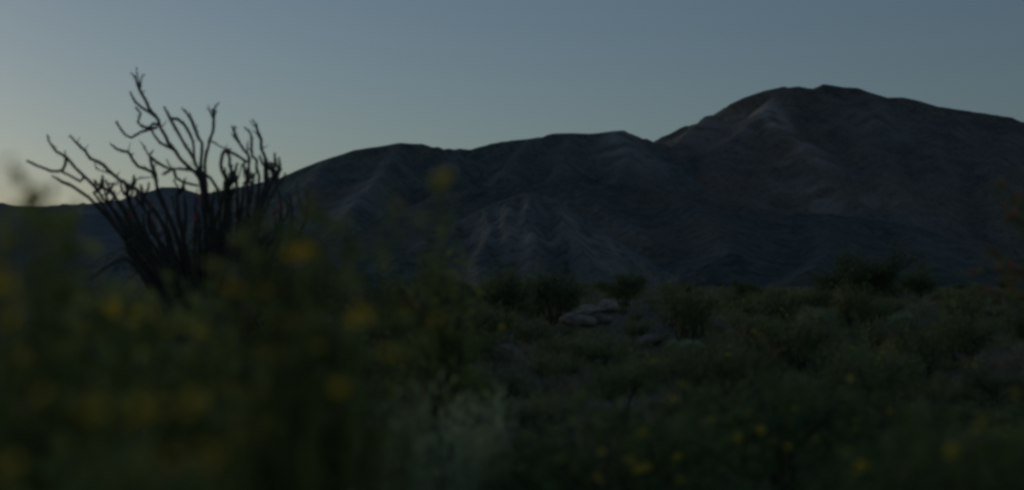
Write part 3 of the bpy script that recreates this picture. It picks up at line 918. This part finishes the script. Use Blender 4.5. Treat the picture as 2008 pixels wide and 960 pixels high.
make_shrub('mesquite', 'dim lower mesquite joined to the right of the wide one', 'tree', on(1800, 92), MESQ2, None, 1.5, 0.9)
make_shrub('creosote_bush', 'small dark creosote bush at the left foot of the wide mesquite', 'shrub', on(1625, 95), CREO[1], None, 0.8, 0.9)
make_shrub('creosote_bush', 'dark leafy bush crowding the right foot of the tall ocotillo', 'shrub', on(488, 17.0), CREO[0], None, 1.0, 1.0)
make_shrub('creosote_bush', 'dark leafy bush behind the foot of the tall ocotillo', 'shrub', on(410, 18.0), CREO[1], None, 1.6, 0.9)
make_shrub('creosote_bush', 'dark green creosote bush half hidden behind the tall brittlebush', 'shrub', on(820, 14), CREO[1], None, 3.0, 0.7)


# red-flowered branches leaning in at the right edge
def build_red_shrub():
    random.seed(77)
    d0 = 6.0
    base = on(2075, d0)
    t = thing('red_flowered_shrub', 'leafy shrub leaning in at the right edge with orange-red blossoms', 'shrub', base)
    P_, D_ = [], []
    br = [[(2060, 560), (2040, 470), (2005, 410), (1975, 372), (1958, 362)], [(2060, 560), (2030, 500), (1995, 440), (1968, 408)], [(2060, 600), (2020, 545), (1960, 533), (1905, 540)],
          [(2050, 640), (2000, 560), (1970, 515), (1935, 490)], [(2070, 600), (2050, 480), (2040, 400), (2025, 340)], [(2050, 640), (1990, 590), (1940, 575), (1920, 578)],
          [(2060, 560), (2015, 450), (1990, 428), (1975, 432)], [(2060, 650), (2000, 610), (1985, 560), (1980, 530)]]
    br += [[(4150 - x + random.uniform(-12, 12), y + random.uniform(-15, 15)) for x, y in b] for b in br[:6]]     # the half beyond the frame
    br += [[(2075 + (x - 2075) * .4, y - random.uniform(0, 30)) for x, y in b] for b in br[1:5]]
    for b in br:
        dd = random.uniform(-.8, .8)
        w = [Vector((0, 0, -.03)) * 1.0] + [P(x, y, d0 + dd * i / 4) - base for i, (x, y) in enumerate(b)]
        pp = smooth_path(w, 0.05)
        tb = Tubes(5); tb.add(pp, np.linspace(.012, .004, len(pp)).tolist(), 0.1)
        so = link('stem', tb.mesh('stem', M['bark2']), t)
        for q in pp[len(pp) // 3:]:
            for k in range(7):
                P_.append((q.x + random.gauss(0, .03), q.y + random.gauss(0, .03), q.z + random.gauss(0, .025)))
                D_.append((random.gauss(0, 1), random.gauss(0, 1), random.gauss(.3, .7)))
        o = link('blossom', random.choice(SPIKES), so, pp[-1]); o.scale = (.45, .45, .3)
        for fr in (.92, .84, .72):
            o = link('blossom', random.choice(SPIKES), so, pp[int(len(pp) * fr)]); o.scale = (.6, .6, .42)
            o.rotation_euler = (random.uniform(-.8, .8), random.uniform(-.8, .8), random.uniform(0, 6))
    Ls = rng.uniform(.025, .05, len(P_))
    fo = link('foliage', leaves_mesh('foliage', [leaf_arrays(np.array(P_), np.array(D_), Ls, Ls * .45)], M['gleaf']), t)
    fo['kind'] = 'stuff'


build_red_shrub()


# ------------------------------------------------------------------ field of low shrubs (individuals)
random.seed(31)
protos = {}


def field_shrub(kind, idx, name, label, group, loc, rz, sc, sz):
    key = (kind, idx, label)
    parts = {'g': GREEN, 's': SAGE, 't': TWIGGY}[kind][idx]
    if key not in protos:
        protos[key] = make_shrub(name, label, 'shrub', loc, parts, group, rz, sc, sz)
    else:
        c = copy_tree(protos[key]); c.location = loc; c.rotation_euler.z = rz; c.scale = (sc, sc, sz)


taken = []
count = 0
tries = 0
while count < 298 and tries < 20000:
    tries += 1
    d = 6.5 + 85 * random.random() ** 1.9
    px = random.uniform(380, 2120) if d > 12 else random.uniform(980, 2150)
    # leave the pale bare wash and the rock pile open
    gy = P(px, 600, d)
    gzv = gz(gy.x, d)
    py = 480 - FPX * math.tan(math.atan2(gzv - CAM_Z, d) - PITCH)
    if float(wash(np.array([gy.x]), np.array([d]))[0]) > 0.35 and random.random() < .6: continue
    rocky = 1060 < px < 1330 and 585 < py < 680
    if 1095 < px < 1215 and 600 < py < 690: continue
    if rocky and (1085 < px < 1215 or random.random() < .3): continue
    if 1255 < px < 1325 and 600 < py < 720: continue
    if 740 < px < 1010 and d < 8: continue
    r = 0.34 + 0.012 * d
    if any((gy.x - a) ** 2 + (d - b) ** 2 < (r + c) ** 2 * 0.4 for a, b, c in taken): continue
    taken.append((gy.x, d, r)); count += 1
    u = random.random()
    sc = random.uniform(.6, 1.25) * (0.8 if d < 12 else min(1.7, 1.0 + (d - 12) * .02))
    if rocky: sc *= .5
    sz = sc * random.choice((.5, .7, .9, 1.25)) * random.uniform(.9, 1.1)
    loc = (gy.x, d, gzv - 0.02)
    rz = random.uniform(0, 6.28)
    if u < 0.66:
        idx = random.choice((0, 0, 1, 2, 3, 3))
        lab = {0: 'low green shrub dotted with yellow blooms on the brushy flat', 1: 'low green shrub with a few yellow blooms on the brushy flat',
               2: 'low green shrub thick with yellow blooms on the brushy flat', 3: 'low plain green shrub without blooms on the brushy flat'}[idx]
        field_shrub('g', idx, 'green_shrub', lab, lab.replace('low', 'low').split(' on the')[0].replace('shrub', 'shrubs') + ' of the flat', loc, rz, sc, sz)
    elif u < 0.80:
        field_shrub('s', random.randint(0, 1), 'bursage', 'small pale grey bursage among the green brush of the flat', 'small grey bursages of the flat', loc, rz, sc * .7, sz * .7)
    else:
        field_shrub('t', random.randint(0, 1), 'dry_shrub', 'small dry straw-coloured twiggy shrub among the green brush of the flat', 'small dry twiggy shrubs of the flat', loc, rz, sc * .8, sz * .8)


# bushes along the far edge of the flat
random.seed(64)
far_proto = {}
for i in range(90):
    d = random.uniform(70, 260)
    px = random.uniform(360, 2080)
    q = P(px, 580, d)
    sc = random.uniform(.5, 1.05) * (0.75 + d / 400)
    loc = (q.x, d, gz(q.x, d) - .05)
    k = i % 3
    lab, grp, parts = [('small dark bush far off along the edge of the flat', 'small dark bushes along the far edge of the flat', CREO[1]),
                       ('olive green bush far off along the edge of the flat', 'olive green bushes along the far edge of the flat', FARG[0]),
                       ('dull yellowish bush far off along the edge of the flat', 'dull yellowish bushes along the far edge of the flat', FARG[1])][k]
    if k not in far_proto:
        far_proto[k] = make_shrub('creosote_bush' if k == 0 else 'far_shrub', lab, 'shrub', loc, parts, grp, 0.0, sc, sc * .8)
    else:
        c = copy_tree(far_proto[k]); c.location = loc; c.rotation_euler.z = random.uniform(0, 6.28); c.scale = (sc, sc, sc * random.uniform(.5, .95))


# ------------------------------------------------------------------ ground cover of annuals and grass (uncountable)
def build_cover():
    n = 42000
    d = 4.0 + 420 * rng.random(n) ** 2.6
    ang = rng.uniform(-0.46, 0.46, n)
    x = np.tan(ang) * d
    dens = fbm(x / 3.0, d / 3.0, 77, 3)
    z = ground_z(x, d)
    px = W0 / 2 + x / d * FPX
    py = HORIZON + (CAM_Z - z) / d * FPX
    bare = (wash(x, d) > 0.5) | ((px > 970) & (px < 1340) & (py > 585) & (py < 695) & (rng.random(n) < .7))
    keep = (dens > 0.40 + np.clip(d - 40, 0, 100) * 0.0004) & ~bare
    x, d, z, dens = x[keep], d[keep], z[keep], dens[keep]
    m = 9
    X = np.repeat(x, m) + rng.normal(0, 1, len(x) * m) * np.repeat(.07 + d * .002, m)
    Y = np.repeat(d, m) + rng.normal(0, 1, len(x) * m) * np.repeat(.07 + d * .002, m)
    Z = np.repeat(z, m) - 0.01
    D = np.stack([rng.normal(0, .45, len(X)), rng.normal(0, .45, len(X)), np.ones(len(X))], 1)
    L = np.repeat(rng.uniform(.07, .24, len(x)) * np.clip(0.62 + d / 110, .62, 1.9), m) * rng.uniform(.6, 1.2, len(X))
    v, f = leaf_arrays(np.stack([X, Y, Z], 1), D, L, L * 0.26)
    o = link('ground_cover', leaves_mesh('ground_cover', [(v, f)], M['annual']))
    tag(o, 'low green annual plants and grass covering the ground between the shrubs', 'ground cover', kind='stuff')
    # tiny yellow and cream flowers sprinkled through it
    k = rng.random(len(x)) < 0.06
    fx, fy, fz = x[k] + rng.normal(0, .05, k.sum()), d[k] + rng.normal(0, .05, k.sum()), z[k] + rng.uniform(.10, .24, k.sum())
    c = np.repeat(np.stack([fx, fy, fz], 1), 6, 0)
    a = np.tile(np.arange(6) * math.pi / 3, len(fx)) + np.repeat(rng.uniform(0, 6, len(fx)), 6)
    D = np.stack([np.cos(a), np.sin(a), np.full(len(a), .35)], 1)
    L = np.repeat(rng.uniform(.012, .024, len(fx)), 6)
    o = link('wildflowers', leaves_mesh('wildflowers', [leaf_arrays(c, D, L, L * .6)], M['bloom']))
    tag(o, 'tiny yellow wildflowers sprinkled through the ground cover', 'flowers', kind='stuff')


build_cover()


# ------------------------------------------------------------------ boulders and stones
def rock_mesh(seed, n_sub=3):
    import bmesh
    random.seed(seed)
    bm = bmesh.new()
    bmesh.ops.create_icosphere(bm, subdivisions=n_sub, radius=1.0)
    planes = [(Vector((random.gauss(0, 1), random.gauss(0, 1), random.gauss(0.2, 1))).normalized(), random.uniform(.62, .9)) for _ in range(11)]
    for v in bm.verts:
        p = v.co.copy()
        for (n, h) in planes:
            e = p.dot(n) - h
            if e > 0: p -= n * e * 0.9
        q = p.normalized() * 3
        p *= 1 + 0.10 * (float(fbm(np.array([q.x + q.z]), np.array([q.y - q.z]), seed, 4)[0]) - .5)
        v.co = p
    me = bpy.data.meshes.new('boulder'); bm.to_mesh(me); bm.free()
    for p in me.polygons: p.use_smooth = True
    me.materials.append(M['rock'])
    return me


ROCKS = [rock_mesh(500 + i) for i in range(5)]


def boulder(px, py, wpx, hpx, label, idx, group=None, flat=1.0):
    # distance from the row where the rock meets the ground
    lo, hi = 3.0, 300.0
    for _ in range(50):
        d = (lo + hi) / 2
        p = P(px, py, d)
        if p.z > gz(p.x, d): lo = d
        else: hi = d
    d = min(d, 75)
    p = P(px, py, d)
    w = wpx * d / FPX / 2; h = hpx * d / FPX / 2
    o = link('boulder', ROCKS[idx % 5], None, (p.x, d, gz(p.x, d) + h * 0.95))
    o.scale = (w * 1.15, w * 0.9, h * 1.45)
    o.rotation_euler = (random.uniform(-.15, .15), random.uniform(-.15, .15), random.uniform(-.3, .3))
    return tag(o, label, 'boulder', group)


random.seed(8)
boulder(1133, 640, 66, 26, 'largest pale flat boulder of the rock pile left of the hooked dry stalk', 0, 'boulders of the rock pile')
boulder(1180, 636, 44, 20, 'pale boulder joined to the right of the largest one in the rock pile', 1, 'boulders of the rock pile')
boulder(1150, 618, 60, 18, 'brownish flat boulder behind the largest one in the rock pile', 2, 'boulders of the rock pile')
boulder(1192, 612, 40, 22, 'brownish boulder at the top right of the rock pile', 3, 'boulders of the rock pile')
boulder(1218, 596, 40, 20, 'reddish brown boulder behind and above the rock pile', 4, 'boulders of the rock pile')
boulder(1085, 616, 30, 14, 'low pale stone left of the rock pile', 1)
boulder(1054, 628, 22, 16, 'small whitish stone further left of the rock pile', 3)
boulder(1032, 592, 22, 18, 'small whitish stone standing highest at the left of the rock pile', 0)
boulder(990, 642, 18, 14, 'small whitish stone at the left end of the stones', 2)
boulder(1275, 676, 58, 18, 'flat grey stone just below the hooked dry stalk', 2)
boulder(1320, 641, 30, 14, 'small tan stone at the foot of the hooked dry stalk', 4)
boulder(1470, 612, 30, 22, 'pale rounded stone below the dark round bush', 1)
boulder(1470, 634, 16, 11, 'tiny pale stone under the rounded one below the round bush', 0)
boulder(995, 700, 46, 22, 'dull grey stone left of the bare sandy patch', 3)
boulder(1095, 850, 34, 14, 'flat grey stone right of the pale bursage', 2)
boulder(1120, 752, 22, 12, 'little whitish stone at the edge of the bare sand', 0)


# hooked dry stalk
def build_hook():
    random.seed(3)
    d = 34.0
    base = on(1304, d)
    t = thing('dry_stalk', 'pale hooked dry stalk bending over to the left beside the rock pile', 'dead stalk', base)
    pts = [(1304, 650), (1302, 630), (1303, 612), (1300, 597), (1292, 590), (1283, 592), (1278, 600)]
    w = [Vector((0, 0, -.05))] + [P(x, y, d) - base for x, y in pts[1:]]
    pp = smooth_path(w, 0.04)
    tb = Tubes(8); tb.add(pp, np.linspace(.045, .028, len(pp)).tolist(), .25)
    link('stalk', tb.mesh('stalk', M['dry']), t)
    tb = Tubes(6); w = [P(1302, 630, d) - base, P(1310, 622, d - .1) - base, P(1318, 620, d - .1) - base]
    pp = smooth_path(w, 0.04); tb.add(pp, np.linspace(.03, .018, len(pp)).tolist(), .12)
    link('side_branch', tb.mesh('side_branch', M['dry']), t)
    tb = Tubes(6); w = [P(1278, 600, d) - base, P(1274, 606, d) - base, P(1272, 614, d) - base]
    pp = smooth_path(w, 0.04); tb.add(pp, np.linspace(.04, .02, len(pp)).tolist(), .2)
    link('drooping_tip', tb.mesh('drooping_tip', M['dry']), t)


build_hook()
